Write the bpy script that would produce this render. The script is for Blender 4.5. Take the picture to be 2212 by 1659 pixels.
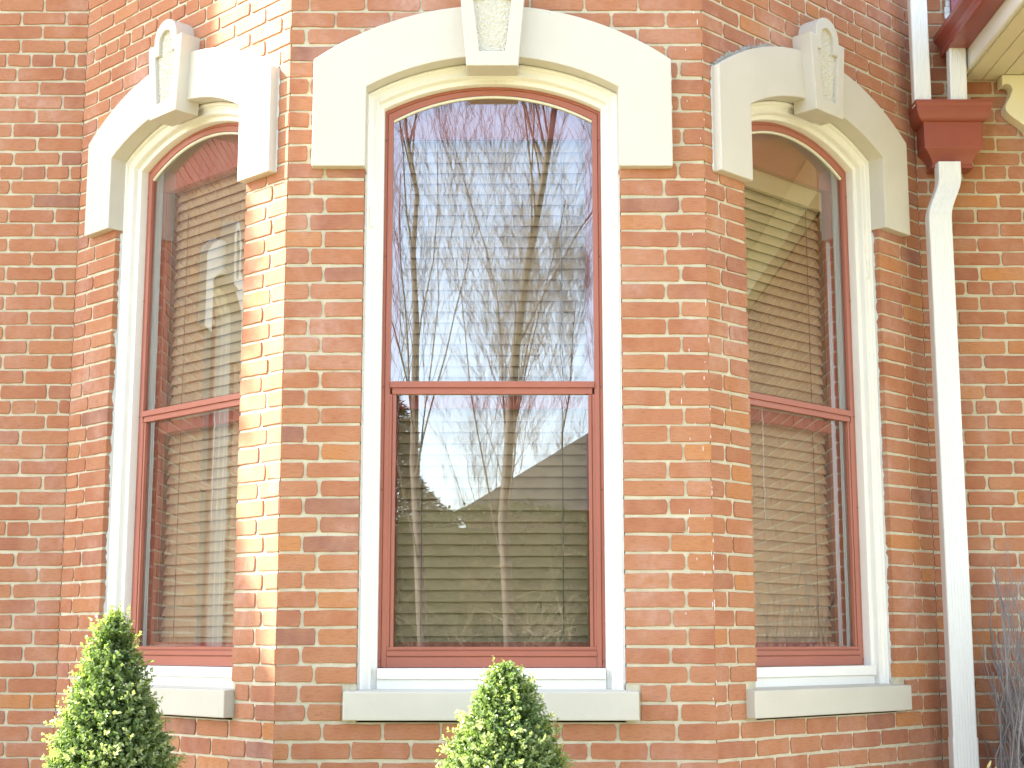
import bpy, math, random
from math import sin, cos, pi, sqrt, radians, atan2
from mathutils import Vector, Matrix

for o in list(bpy.data.objects):
    bpy.data.objects.remove(o)
SC = bpy.context.scene
COL = SC.collection

# ------------------------------------------------------------------ camera
cam_d = bpy.data.cameras.new('camera')
cam = bpy.data.objects.new('camera', cam_d)
COL.objects.link(cam)
cam.location = (0, 0, 1.65)
cam.rotation_euler = (radians(90 + 9.543), 0, 0)
cam_d.sensor_width = 36
cam_d.lens = 3334 / 2212 * 36
cam_d.clip_end = 2000
SC.camera = cam

# ------------------------------------------------------------------ light
SUN_EL, SUN_TH = radians(38), radians(9.5)      # sun to the left, just behind the plane of the front wall
W = bpy.data.worlds.new('World')
SC.world = W
W.use_nodes = True
nt = W.node_tree
bg = nt.nodes['Background']
sky = nt.nodes.new('ShaderNodeTexSky')
sky.sky_type = 'NISHITA'
sky.sun_disc = False
sky.sun_elevation = SUN_EL
sky.sun_rotation = radians(-90) + SUN_TH
sky.air_density = 1.0
sky.dust_density = 1.0
hs = nt.nodes.new('ShaderNodeHueSaturation')
hs.inputs['Saturation'].default_value = 0.72
nt.links.new(sky.outputs[0], hs.inputs['Color'])
nt.links.new(hs.outputs[0], bg.inputs[0])
bg.inputs[1].default_value = 0.13
sun_d = bpy.data.lights.new('sun', 'SUN')
sun_d.energy = 4.8
sun_d.angle = radians(0.55)
sun_d.color = (1.0, 0.95, 0.86)
sun = bpy.data.objects.new('sun', sun_d)
COL.objects.link(sun)
sd = Vector((cos(SUN_EL) * cos(SUN_TH), -cos(SUN_EL) * sin(SUN_TH), -sin(SUN_EL)))
sun.rotation_euler = sd.to_track_quat('-Z', 'Y').to_euler()
sun.location = (-20, 5, 20)

SC.view_settings.view_transform = 'Standard'
SC.view_settings.look = 'None'
SC.view_settings.exposure = 2.58
SC.view_settings.gamma = 1
SC.cycles.use_denoising = True
SC.cycles.max_bounces = 8
SC.cycles.transparent_max_bounces = 12
SC.cycles.sample_clamp_indirect = 6

# ------------------------------------------------------------------ materials
def mat(name):
    m = bpy.data.materials.new(name)
    m.use_nodes = True
    nt = m.node_tree
    return m, nt, nt.nodes['Principled BSDF']

def N(nt, t, **kw):
    n = nt.nodes.new(t)
    for k, v in kw.items():
        if k in n.inputs:
            n.inputs[k].default_value = v
        else:
            setattr(n, k, v)
    return n

def ramp(nt, fac, stops):
    r = nt.nodes.new('ShaderNodeValToRGB')
    e = r.color_ramp.elements
    while len(e) < len(stops):
        e.new(0.5)
    for i, (p, c) in enumerate(stops):
        e[i].position = p
        e[i].color = c if len(c) == 4 else (*c, 1)
    nt.links.new(fac, r.inputs[0])
    return r.outputs[0]

def mixc(nt, fac, a, b, mode='MIX'):
    m = nt.nodes.new('ShaderNodeMix')
    m.data_type = 'RGBA'
    m.blend_type = mode
    for s, v in ((m.inputs[0], fac), (m.inputs[6], a), (m.inputs[7], b)):
        if isinstance(v, (int, float)):
            s.default_value = v
        elif isinstance(v, tuple):
            s.default_value = (*v, 1) if len(v) == 3 else v
        else:
            nt.links.new(v, s)
    return m.outputs[2]

def coords(nt, scale=(1, 1, 1)):
    tc = nt.nodes.new('ShaderNodeTexCoord')
    mp = nt.nodes.new('ShaderNodeMapping')
    mp.inputs['Scale'].default_value = scale
    nt.links.new(tc.outputs['Object'], mp.inputs[0])
    return mp.outputs[0]

def noise(nt, vec, scale, detail=4, rough=0.55):
    n = nt.nodes.new('ShaderNodeTexNoise')
    n.inputs['Scale'].default_value = scale
    n.inputs['Detail'].default_value = detail
    n.inputs['Roughness'].default_value = rough
    nt.links.new(vec, n.inputs['Vector'])
    return n.outputs['Fac']

def bump(nt, b, height, strength, dist):
    bp = nt.nodes.new('ShaderNodeBump')
    bp.inputs['Strength'].default_value = strength
    bp.inputs['Distance'].default_value = dist
    nt.links.new(height, bp.inputs['Height'])
    nt.links.new(bp.outputs[0], b.inputs['Normal'])
    return bp

def brick_material():
    m, nt, b = mat('brick')
    at = nt.nodes.new('ShaderNodeAttribute')
    at.attribute_name = 'tone'
    base = ramp(nt, at.outputs['Fac'], [
        (0.00, (0.275, 0.125, 0.088)), (0.07, (0.33, 0.134, 0.084)), (0.16, (0.345, 0.132, 0.074)),
        (0.45, (0.400, 0.154, 0.072)), (0.68, (0.410, 0.176, 0.092)), (0.86, (0.450, 0.185, 0.068)),
        (1.00, (0.500, 0.215, 0.072))])
    v = coords(nt)
    n1 = noise(nt, v, 9, 5)
    c = mixc(nt, ramp(nt, n1, [(0.38, (0, 0, 0)), (0.66, (1, 1, 1))]), base, mixc(nt, 0.5, base, (0.47, 0.23, 0.12)))
    v2 = coords(nt, (7, 7, 60))
    n2 = noise(nt, v2, 4, 6, 0.65)
    c = mixc(nt, ramp(nt, n2, [(0.28, (0.7, 0.7, 0.7)), (0.50, (0, 0, 0))]), c, (0.23, 0.085, 0.055))
    # pale bloom of salts, drifting over several bricks
    n3 = noise(nt, v, 3.1, 5, 0.6)
    n3b = noise(nt, v, 26, 3, 0.6)
    ms = nt.nodes.new('ShaderNodeMath'); ms.operation = 'MULTIPLY'
    nt.links.new(ramp(nt, n3, [(0.48, (0, 0, 0)), (0.72, (0.72, 0.72, 0.72))]), ms.inputs[0])
    nt.links.new(ramp(nt, n3b, [(0.3, (0.1, 0.1, 0.1)), (0.7, (1, 1, 1))]), ms.inputs[1])
    c = mixc(nt, ms.outputs[0], c, (0.56, 0.36, 0.30))
    # dark pits
    n4 = noise(nt, v, 210, 2, 0.5)
    c = mixc(nt, ramp(nt, n4, [(0.24, (0.8, 0.8, 0.8)), (0.31, (0, 0, 0))]), c, (0.10, 0.04, 0.03))
    nt.links.new(c, b.inputs['Base Color'])
    b.inputs['Roughness'].default_value = 0.82
    b.inputs['Specular IOR Level'].default_value = 0.35
    nn = noise(nt, v, 85, 6, 0.7)
    n5 = noise(nt, v2, 9, 4)
    ad = nt.nodes.new('ShaderNodeMath'); ad.operation = 'ADD'
    nt.links.new(nn, ad.inputs[0]); nt.links.new(n5, ad.inputs[1])
    bump(nt, b, ad.outputs[0], 0.55, 0.0022)
    return m

def mortar_material():
    m, nt, b = mat('mortar')
    v = coords(nt)
    n1 = noise(nt, v, 14, 5)
    n2 = noise(nt, v, 330, 3, 0.6)
    c = ramp(nt, n1, [(0.3, (0.48, 0.425, 0.300)), (0.7, (0.63, 0.575, 0.425))])
    c = mixc(nt, ramp(nt, n2, [(0.60, (0, 0, 0)), (0.68, (0.55, 0.55, 0.55))]), c, (0.80, 0.79, 0.74))
    c = mixc(nt, ramp(nt, n2, [(0.30, (0.35, 0.35, 0.35)), (0.38, (0, 0, 0))]), c, (0.22, 0.20, 0.16))
    nt.links.new(c, b.inputs['Base Color'])
    b.inputs['Roughness'].default_value = 0.9
    bump(nt, b, n2, 0.6, 0.003)
    return m

def paint(name, col, rough=0.45, bs=0.0, bscale=60, var=0.06, spec=0.5, dirt=None):
    m, nt, b = mat(name)
    v = coords(nt)
    n1 = noise(nt, v, 5, 5)
    hi = tuple(min(1, c * (1 + var)) for c in col)
    lo = tuple(c * (1 - var) for c in col)
    c = ramp(nt, n1, [(0.3, lo), (0.7, hi)])
    if dirt:
        v2 = coords(nt, (22, 22, 2.2))
        nd = noise(nt, v2, 2.3, 6, 0.65)
        c = mixc(nt, ramp(nt, nd, [(0.56, (0, 0, 0)), (0.78, (dirt, dirt, dirt))]), c, tuple(x * 0.62 for x in col))
        ns = noise(nt, v, 120, 2)
        c = mixc(nt, ramp(nt, ns, [(0.24, (0.45, 0.45, 0.45)), (0.29, (0, 0, 0))]), c, tuple(x * 0.5 for x in col))
    nt.links.new(c, b.inputs['Base Color'])
    b.inputs['Roughness'].default_value = rough
    b.inputs['Specular IOR Level'].default_value = spec
    if bs:
        bump(nt, b, noise(nt, v, bscale, 5, 0.6), bs, 0.002)
    return m

def glass_material(name, k, tint):
    m, nt, b = mat(name)
    nt.nodes.remove(b)
    out = nt.nodes['Material Output']
    tr = N(nt, 'ShaderNodeBsdfTransparent'); tr.inputs[0].default_value = (*tint, 1)
    gl = N(nt, 'ShaderNodeBsdfGlossy'); gl.inputs['Roughness'].default_value = 0.0
    gl.inputs['Color'].default_value = (0.97, 0.985, 1, 1)
    fr = N(nt, 'ShaderNodeFresnel'); fr.inputs['IOR'].default_value = 1.5
    mu = N(nt, 'ShaderNodeMath'); mu.operation = 'MULTIPLY_ADD'; mu.inputs[1].default_value = .55 if k else .8; mu.inputs[2].default_value = k; mu.use_clamp = True
    nt.links.new(fr.outputs[0], mu.inputs[0])
    mx = N(nt, 'ShaderNodeMixShader')
    nt.links.new(mu.outputs[0], mx.inputs[0]); nt.links.new(tr.outputs[0], mx.inputs[1]); nt.links.new(gl.outputs[0], mx.inputs[2])
    nt.links.new(mx.outputs[0], out.inputs[0])
    bp = N(nt, 'ShaderNodeBump'); bp.inputs['Strength'].default_value = 0.012; bp.inputs['Distance'].default_value = 0.004
    nt.links.new(noise(nt, coords(nt), 3.2, 1, 0.4), bp.inputs['Height'])
    nt.links.new(bp.outputs[0], gl.inputs['Normal'])
    return m

def leaf_material(name, c0, c1, c2, trans=0.3, rough=0.35):
    m, nt, b = mat(name)
    at = nt.nodes.new('ShaderNodeAttribute')
    at.attribute_name = 'tone'
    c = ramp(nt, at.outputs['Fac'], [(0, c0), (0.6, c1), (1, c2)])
    nt.links.new(c, b.inputs['Base Color'])
    b.inputs['Roughness'].default_value = rough
    t = N(nt, 'ShaderNodeBsdfTranslucent')
    nt.links.new(mixc(nt, 1.0, c, (1.5, 1.7, 0.6), 'MULTIPLY'), t.inputs[0])
    mx = N(nt, 'ShaderNodeMixShader'); mx.inputs[0].default_value = trans
    out = nt.nodes['Material Output']
    nt.links.new(b.outputs[0], mx.inputs[1]); nt.links.new(t.outputs[0], mx.inputs[2])
    nt.links.new(mx.outputs[0], out.inputs[0])
    return m

def ground_material():
    m, nt, b = mat('lawn')
    v = coords(nt)
    c = ramp(nt, noise(nt, v, 1.7, 6, 0.65), [(0.3, (0.165, 0.155, 0.045)), (0.7, (0.31, 0.255, 0.110))])
    c = mixc(nt, ramp(nt, noise(nt, v, 30, 4), [(0.4, (0, 0, 0)), (0.7, (0.6, 0.6, 0.6))]), c, (0.34, 0.30, 0.15))
    nt.links.new(c, b.inputs['Base Color'])
    b.inputs['Roughness'].default_value = 0.95
    bump(nt, b, noise(nt, v, 60, 4), 1.0, 0.03)
    return m

M = {}
M['brick'] = brick_material()
M['mortar'] = mortar_material()
M['stone'] = paint('painted_stone', (0.585, 0.548, 0.472), 0.5, 0.25, 90, 0.03, 0.4, dirt=0.12)
M['sill'] = paint('painted_sill', (0.545, 0.512, 0.430), 0.5, 0.3, 70, 0.03, 0.4, dirt=0.15)
M['stipple'] = paint('stippled_stone', (0.61, 0.58, 0.49), 0.55, 0.5, 160, 0.05, 0.4)
M['white'] = paint('white_paint', (0.80, 0.785, 0.73), 0.42, 0.3, 40, 0.02, 0.45, dirt=0.18)
M['red'] = paint('red_frame_paint', (0.370, 0.122, 0.078), 0.38, 0.12, 50, 0.05, 0.5)
M['sashred'] = paint('sash_paint', (0.40, 0.085, 0.06), 0.45, 0.12, 50, 0.06, 0.5)
M['spout_red'] = paint('conductor_paint', (0.29, 0.072, 0.046), 0.4, 0.1, 30, 0.08, 0.5, dirt=0.1)
M['gutter_red'] = paint('gutter_paint', (0.27, 0.060, 0.045), 0.33, 0.06, 20, 0.08, 0.5)
M['maroon'] = paint('maroon_paint', (0.30, 0.085, 0.10), 0.45, 0.1, 30, 0.06)
M['spout'] = paint('white_metal', (0.76, 0.77, 0.75), 0.4, 0.15, 25, 0.02, 0.5, dirt=0.05)
M['cream'] = paint('cream_paint', (0.74, 0.69, 0.50), 0.5, 0.15, 25, 0.03, 0.4, dirt=0.15)
M['soffit'] = paint('soffit_paint', (0.66, 0.60, 0.44), 0.55, 0.15, 25, 0.04, 0.4)
M['track'] = paint('aluminium_track', (0.55, 0.56, 0.55), 0.4, 0, 1, 0.04)
M['bead'] = paint('bead_white', (0.74, 0.72, 0.60), 0.4, 0, 1, 0.03)
M['caulk'] = paint('caulk', (0.60, 0.61, 0.59), 0.6, 0.8, 120, 0.15, 0.5)
M['grime'] = paint('grimy_mortar', (0.34, 0.33, 0.27), 0.8, 1.0, 120, 0.45, 0.4)
M['gloss'] = paint('clear_drip', (0.85, 0.86, 0.86), 0.15, 0, 1, 0.05, 1.0)
M['slat'] = paint('wood_slat', (0.69, 0.515, 0.335), 0.45, 0.2, 30, 0.08, 0.5)
M['cord'] = paint('dark_cord', (0.20, 0.18, 0.16), 0.8, 0, 1, 0.1)
M['streak'] = paint('wavy_streak', (0.85, 0.87, 0.88), 0.4, 0, 1, 0.05)
M['dark'] = paint('dark_interior', (0.06, 0.05, 0.045), 0.9, 0, 1, 0.2)
M['screw'] = paint('screw', (0.16, 0.05, 0.04), 0.6, 0, 1, 0.1)
M['bark'] = paint('bark', (0.075, 0.060, 0.048), 0.9, 0.8, 30, 0.25)
M['twig'] = paint('twig_bark', (0.085, 0.062, 0.048), 0.85, 0.3, 60, 0.25)
M['grey_twig'] = paint('grey_twig', (0.25, 0.225, 0.22), 0.8, 0.4, 90, 0.3)
M['straw'] = paint('dry_stem', (0.20, 0.16, 0.10), 0.8, 0, 1, 0.2)
M['slate'] = paint('roof_shingle', (0.10, 0.095, 0.085), 0.85, 1.0, 40, 0.3)
M['siding'] = paint('olive_siding', (0.17, 0.125, 0.095), 0.7, 0.3, 20, 0.1)
M['soil'] = paint('mulch', (0.13, 0.085, 0.05), 0.95, 1.0, 80, 0.4)
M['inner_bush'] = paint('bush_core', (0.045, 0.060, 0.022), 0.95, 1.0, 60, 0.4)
M['glass'] = glass_material('storm_glass', .25, (0.93, 0.95, 0.94))
M['glass2'] = glass_material('sash_glass', .0, (0.95, 0.96, 0.95))
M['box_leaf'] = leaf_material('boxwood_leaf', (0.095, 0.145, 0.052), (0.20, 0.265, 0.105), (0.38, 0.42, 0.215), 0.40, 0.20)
M['needle'] = leaf_material('evergreen_spray', (0.018, 0.035, 0.012), (0.040, 0.065, 0.022), (0.075, 0.10, 0.035), 0.15, 0.6)
M['bud'] = paint('bud', (0.62, 0.50, 0.22), 0.6, 0, 1, 0.2)
M['lawn'] = ground_material()

# ------------------------------------------------------------------ mesh building
class MB:
    def __init__(s):
        s.v = []; s.f = []; s.m = []; s.t = []
    def add(s, vs, fs, mi=0, tone=0.5):
        b = len(s.v)
        s.v.extend(vs); s.t.extend([tone] * len(vs))
        for f in fs:
            s.f.append(tuple(i + b for i in f)); s.m.append(mi)
    def box(s, x0, x1, y0, y1, z0, z1, mi=0, tone=0.5):
        vs = [(x0, y0, z0), (x1, y0, z0), (x1, y1, z0), (x0, y1, z0), (x0, y0, z1), (x1, y0, z1), (x1, y1, z1), (x0, y1, z1)]
        s.add(vs, [(0, 1, 5, 4), (1, 2, 6, 5), (2, 3, 7, 6), (3, 0, 4, 7), (4, 5, 6, 7), (3, 2, 1, 0)], mi, tone)
    def rings(s, rings, closed=True, caps=True, mi=0, tone=0.5):
        n = len(rings[0]); b = len(s.v)
        for r in rings:
            s.v.extend(r); s.t.extend([tone] * n)
        for i in range(len(rings) - 1):
            for j in range(n if closed else n - 1):
                k = (j + 1) % n
                s.f.append((b + i * n + j, b + i * n + k, b + (i + 1) * n + k, b + (i + 1) * n + j)); s.m.append(mi)
        if caps and closed:
            s.f.append(tuple(b + j for j in range(n))[::-1]); s.m.append(mi)
            e = b + (len(rings) - 1) * n
            s.f.append(tuple(e + j for j in range(n))); s.m.append(mi)
    def tube(s, pts, rads, n=5, mi=0, tone=0.5, cap=True):
        rings = []
        up = Vector((0.3, 0.9, 0.1)).normalized()
        for i, p in enumerate(pts):
            a = Vector(pts[max(0, i - 1)]); c = Vector(pts[min(len(pts) - 1, i + 1)])
            d = (c - a)
            if d.length < 1e-9: d = Vector((0, 0, 1))
            d.normalize()
            u = d.cross(up)
            if u.length < 1e-3: u = d.cross(Vector((1, 0, 0)))
            u.normalize(); w = d.cross(u)
            r = rads[i] if hasattr(rads, '__len__') else rads
            rings.append([tuple(Vector(p) + u * (r * cos(2 * pi * k / n)) + w * (r * sin(2 * pi * k / n))) for k in range(n)])
        s.rings(rings, True, cap, mi, tone)
    def build(s, name, mats, parent=None, loc=None, rotz=0.0, smooth=False, bevel=0, tone=False, seg=2):
        me = bpy.data.meshes.new(name)
        me.from_pydata(s.v, [], s.f)
        mats = mats if isinstance(mats, (list, tuple)) else [mats]
        for m in mats: me.materials.append(m)
        if len(mats) > 1: me.polygons.foreach_set('material_index', s.m)
        if tone:
            a = me.attributes.new('tone', 'FLOAT', 'POINT'); a.data.foreach_set('value', s.t)
        if smooth: me.polygons.foreach_set('use_smooth', [True] * len(me.polygons))
        me.update()
        o = bpy.data.objects.new(name, me)
        COL.objects.link(o)
        place(o, parent, loc, rotz)
        if bevel:
            md = o.modifiers.new('bevel', 'BEVEL'); md.width = bevel; md.segments = seg
            md.limit_method = 'ANGLE'; md.angle_limit = radians(30); md.use_clamp_overlap = True
            md.harden_normals = False
        return o

def place(o, parent, loc, rotz):
    if parent is not None:
        o.parent = parent
    if loc is not None:
        l = Vector(loc)
        if parent is not None and parent.parent is None:
            l = l - parent.location
        o.location = l
    o.rotation_euler = (0, 0, rotz)

def thing(name, label, cat, loc=(0, 0, 0), rotz=0.0, group=None):
    o = bpy.data.objects.new(name, None)
    o.empty_display_size = 0.2
    COL.objects.link(o)
    o.location = loc; o.rotation_euler = (0, 0, rotz)
    o['label'] = label; o['category'] = cat
    if group: o['group'] = group
    return o

def tag(o, label, cat, group=None):
    o['label'] = label; o['category'] = cat
    if group: o['group'] = group
    return o

# ------------------------------------------------------------------ ground
YR = 6.779                                       # plane of the house wall behind the bay
g = MB(); g.add([(-400, -400, 0), (400, -400, 0), (400, 400, 0), (-400, 400, 0)], [(0, 1, 2, 3)])
go = g.build('lawn', M['lawn']); go['kind'] = 'structure'
rb = random.Random(5)
g = MB()
outl = [(-6.2, YR + .1), (-6.2, 5.3), (-2.6, 4.6), (-1.2, 4.15), (0.9, 4.15), (2.2, 4.9), (2.4, YR + .1)]
g.add([(x, y, 0.02) for x, y in outl], [tuple(range(len(outl)))])
so = g.build('planting_bed', M['soil']); so['kind'] = 'structure'

# ------------------------------------------------------------------ brickwork
CZ, CH = 1.37, 0.0675
Q = 0.7071068
rnd = random.Random(11)
FL = 1.568

def brick_piece(mb, x0, x1, z0, z1, e0, e1, tone, deep=0.012):
    """one brick; e0/e1: 'j' mortar joint, 'c' wall corner, 'o' opening edge"""
    j = 0.0053
    jh = .0040 + abs(rnd.gauss(0, .0010))
    wx0 = x0 + (jh if e0 == 'j' else 0) + (rnd.uniform(-.0018, .0018) if e0 == 'j' else 0)
    wx1 = x1 - (jh if e1 == 'j' else 0) + (rnd.uniform(-.0018, .0018) if e1 == 'j' else 0)
    if wx1 - wx0 < 0.012: return
    a0 = z0 + j + rnd.uniform(-.0014, .0018); a1 = z1 - j + rnd.uniform(-.0018, .0014)
    tl, tr = rnd.uniform(-.0019, .0019), rnd.uniform(-.0019, .0019)
    nx = max(2, int((wx1 - wx0) / 0.03)); nz = 2
    pts = []
    cr0 = 0.0 if e0 in 'co' else rnd.uniform(.003, .009)
    cr1 = 0.0 if e1 in 'co' else rnd.uniform(.003, .009)
    def jit(a=.0013): return rnd.uniform(-a, a)
    for i in range(nx + 1):                         # bottom edge
        t = i / nx; x = wx0 + (wx1 - wx0) * t
        z = a0 + tl * (1 - t) + tr * t + jit()
        if i == 0: x += cr0 * .8
        if i == nx: x -= cr1 * .8
        pts.append((x, z))
    for i in range(nz + 1):
        t = (i + .5) / (nz + 1)
        t = 0.1 + t * 0.8
        pts.append((wx1 + (0 if e1 == 'c' else jit(.0007 if e1 == 'o' else .0012)), a0 + (a1 - a0) * t))
    for i in range(nx + 1):
        t = 1 - i / nx; x = wx0 + (wx1 - wx0) * t
        z = a1 + tl * (1 - t) + tr * t + jit()
        if i == 0: x -= cr1 * .8
        if i == nx: x += cr0 * .8
        pts.append((x, z))
    for i in range(nz + 1):
        t = 1 - (i + .5) / (nz + 1)
        t = 0.1 + t * 0.8
        pts.append((wx0 + (0 if e0 == 'c' else jit(.0007 if e0 == 'o' else .0012)), a0 + (a1 - a0) * t))
    w = rnd.uniform(-.0012, .0014)
    cx, cz = (wx0 + wx1) / 2, (a0 + a1) / 2
    hx, hz = (wx1 - wx0) / 2, (a1 - a0) / 2
    def inset(p, d):
        sx = 1 - d / hx; sz = 1 - d / hz
        return (cx + (p[0] - cx) * sx, cz + (p[1] - cz) * sz)
    tx, tz = rnd.uniform(-.0008, .0008), rnd.uniform(-.0008, .0008)
    yb0 = .08 if e0 == 'o' else deep; yb1 = .08 if e1 == 'o' else deep
    r0, r1, r2 = [], [], []
    for p in pts:
        sx = (p[0] - cx) / hx
        yb = yb0 if sx < 0 else yb1
        r0.append((p[0], yb, p[1]))
        iscorner = (e0 == 'c' and sx < -.97) or (e1 == 'c' and sx > .97)
        r1.append((p[0], 0.0015 if not iscorner else 0.0, p[1]))
        q = inset(p, .0022)
        if iscorner: r0[-1] = (p[0], 0.004, p[1])
        r2.append((q[0], -w + tx * sx, q[1]))
    n = len(pts)
    mb.rings([r0, r1, r2], True, False, 0, tone)
    b = len(mb.v) - n
    mb.f.append(tuple(b + i for i in range(n))); mb.m.append(0)

def tone_of():
    r = rnd.random()
    if r < .03: return rnd.uniform(0, .1)
    if r < .10: return rnd.uniform(.1, .2)
    if r < .945: return rnd.uniform(.25, .78)
    return rnd.uniform(.82, 1.0)

def cuts(x0, x1, row, patt, phase):
    """brick joints between x0 and x1"""
    L = x1 - x0
    if patt is not None and L < .45:
        p = patt[row % 2]
        s = sum(p); out = []; a = x0
        for w in p[:-1]:
            a += w * L / s; out.append(a + rnd.uniform(-.004, .004))
        return out
    pitch = .1065 if row % 8 == 3 else .213
    off = phase + (pitch / 2 if row % 2 else 0) + rnd.uniform(-.006, .006)
    k = math.ceil((x0 - off) / pitch); out = []
    while off + k * pitch < x1:
        c = off + k * pitch + rnd.uniform(-.005, .005)
        if c - x0 > .045 and x1 - c > .045 and (not out or c - out[-1] > .05): out.append(c)
        k += 1
    return out

def brick_wall(name, L, opens, e_start, e_end, house, loc, rotz, z0=-20, z1=57, pl=None, pr=None, phase=0.05, drips=False):
    """opens: list of window centres. Local x along the wall, y into the house."""
    mb = MB()
    for row in range(z0, z1):
        a, b_ = CZ + row * CH, CZ + (row + 1) * CH
        if a < -0.02: continue
        holes = []
        for (uc, sh) in opens:
            if b_ > 1.378 and a < 1.484: holes.append((uc - sh - .010, uc + sh + .010))
            elif a >= 1.48 and a < 3.43: holes.append((uc - .4865, uc + .4865))
            elif a >= 3.43 and a < 3.84: holes.append((uc - .52, uc + .52))
        spans = []; x = 0.0; st = e_start
        for (h0, h1) in holes:
            spans.append((x, h0, st, 'o')); x = h1; st = 'o'
        spans.append((x, L, st, e_end))
        for si, (s0, s1, es, ee) in enumerate(spans):
            sill = holes and 1.378 < b_ and a < 1.484
            patt = pl if (si == 0 and holes) else (pr if holes else None)
            if sill: patt = None if s1 - s0 > .35 else ((.5, .5), (.36, .64))
            cs = [s0] + cuts(s0, s1, row, patt, phase) + [s1]
            for i in range(len(cs) - 1):
                brick_piece(mb, cs[i], cs[i + 1], a, b_, es if i == 0 else 'j', ee if i == len(cs) - 2 else 'j', tone_of())
            # mortar bed
            my = .0052
            zs = [a, a + CH * .5, b_]
            m0 = s0 + (.0035 if es == 'o' else 0); m1 = s1 - (.0035 if ee == 'o' else 0)
            if sill:
                if es == 'o': mb.add([(opens[0][0] + .4870, .0075, a), (m0 + .002, .0075, a), (m0 + .002, .0075, b_), (opens[0][0] + .4870, .0075, b_)], [(0, 1, 2, 3)], 1)
                for sgn in (-1, 1):
                    if (sgn > 0 and es == 'o') or (sgn < 0 and ee == 'o'):
                        ux = opens[0][0] + sgn * .4870
                        mb.add([(ux, .0075, a), (ux, .15, a), (ux, .15, b_), (ux, .0075, b_)], [(0, 1, 2, 3)], 1)
                if ee == 'o': mb.add([(m1 - .002, .0075, a), (opens[0][0] - .4870, .0075, a), (opens[0][0] - .4870, .0075, b_), (m1 - .002, .0075, b_)], [(0, 1, 2, 3)], 1)
            mx0 = m0 + (my if es == 'c' else 0); mx1 = m1 - (my if ee == 'c' else 0)
            # corner columns keep a thin turned edge so both faces meet
            mb.add([(m0 if es != 'c' else m0 + .004, my, a), (m1 if ee != 'c' else m1 - .004, my, a),
                    (m1 if ee != 'c' else m1 - .004, my, b_), (m0 if es != 'c' else m0 + .004, my, b_)], [(0, 1, 2, 3)], 1)
            if ee == 'o' and not sill: mb.add([(m1, my, a), (m1, .15, a), (m1, .15, b_), (m1, my, b_)], [(0, 1, 2, 3)], 1)
            if es == 'o' and not sill: mb.add([(m0, my, a), (m0, my, b_), (m0, .15, b_), (m0, .15, a)], [(0, 1, 2, 3)], 1)
    if drips:
        r = random.Random(31)
        for i in range(46):
            z = r.uniform(1.4, 4.3)
            x = L - (0.0008 if r.random() < .6 else abs(r.gauss(.04, .05)))
            hgt = r.uniform(.004, .024)
            mb.tube([(x, -.0012, z), (x + .0003, -.0022, z - hgt * .5), (x, -.0012, z - hgt)], [.0004, .0012, .0008], 5, 2)
    return mb.build(name, [M['brick'], M['mortar'], M['gloss']], house, loc, rotz, tone=True)

HZ = YR
house = thing('brick_house', 'red brick house with a three-sided bay of tall arched windows under pale stone hoods', 'house', (0, HZ, 0))

XL, XR, YF = -.857, .737, 5.67
RL, RR = XL - FL * Q, XR + FL * Q               # where the bay meets the house wall
AL = -pi / 4; AR = pi / 4
pierL = ((.10, .22), (.16, .17)); pierR = ((.135, .135), (.178, .092))
brick_wall('wall', XR - XL, [(.782, .53)], 'c', 'c', house, (XL, YF, 0), 0, pl=((.15, .157), (.094, .213)), pr=((.213, .094), (.157, .15)), phase=.07, drips=True)
brick_wall('wall', FL, [(FL - .755, .50)], 'x', 'c', house, (RL, YF + FL * Q, 0), AL, pl=pierL, pr=pierR, phase=.12)
brick_wall('wall', FL, [(.735, .545)], 'c', 'x', house, (XR, YF, 0), AR, pl=((.092, .178), (.135, .135)), pr=((.22, .10), (.17, .16)), phase=.03)
LWX = -5.7
WL = RL - LWX
brick_wall('wall', WL, [(1.4, .52)], 'c', 'x', house, (LWX, YR, 0), 0, pl=None, pr=None, phase=.012)
brick_wall('wall', 4.2, [], 'x', 'c', house, (RR, YR, 0), 0, phase=.045)

# the rest of the house body, above and behind what the bricks cover
def body():
    m = MB(); x0, x1, y0, y1, H = LWX, RR + 4.2, YR, YR + 9, 8.6
    zb = CZ + 57 * CH
    m.add([(x0, y0 + .004, zb), (x1, y0 + .004, zb), (x1, y0 + .004, H), (x0, y0 + .004, H)], [(0, 1, 2, 3)])
    m.add([(x0 + .002, y0 + .004, 0), (x0 + .002, y1, 0), (x0 + .002, y1, H), (x0 + .002, y0 + .004, H)], [(3, 2, 1, 0)])
    m.add([(x1 - .002, y0 + .004, 0), (x1 - .002, y1, 0), (x1 - .002, y1, H), (x1 - .002, y0 + .004, H)], [(0, 1, 2, 3)])
    m.add([(x0, y1, 0), (x1, y1, 0), (x1, y1, H), (x0, y1, H)], [(3, 2, 1, 0)])
    # upper storey of the bay
    bp = [(RL, YR), (XL, YF + .004), (XR, YF + .004), (RR, YR)]
    for i in range(3):
        (ax, ay), (bx, by) = bp[i], bp[i + 1]
        m.add([(ax, ay, zb), (bx, by, zb), (bx, by, 6.6), (ax, ay, 6.6)], [(0, 1, 2, 3)])
    return m
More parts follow.
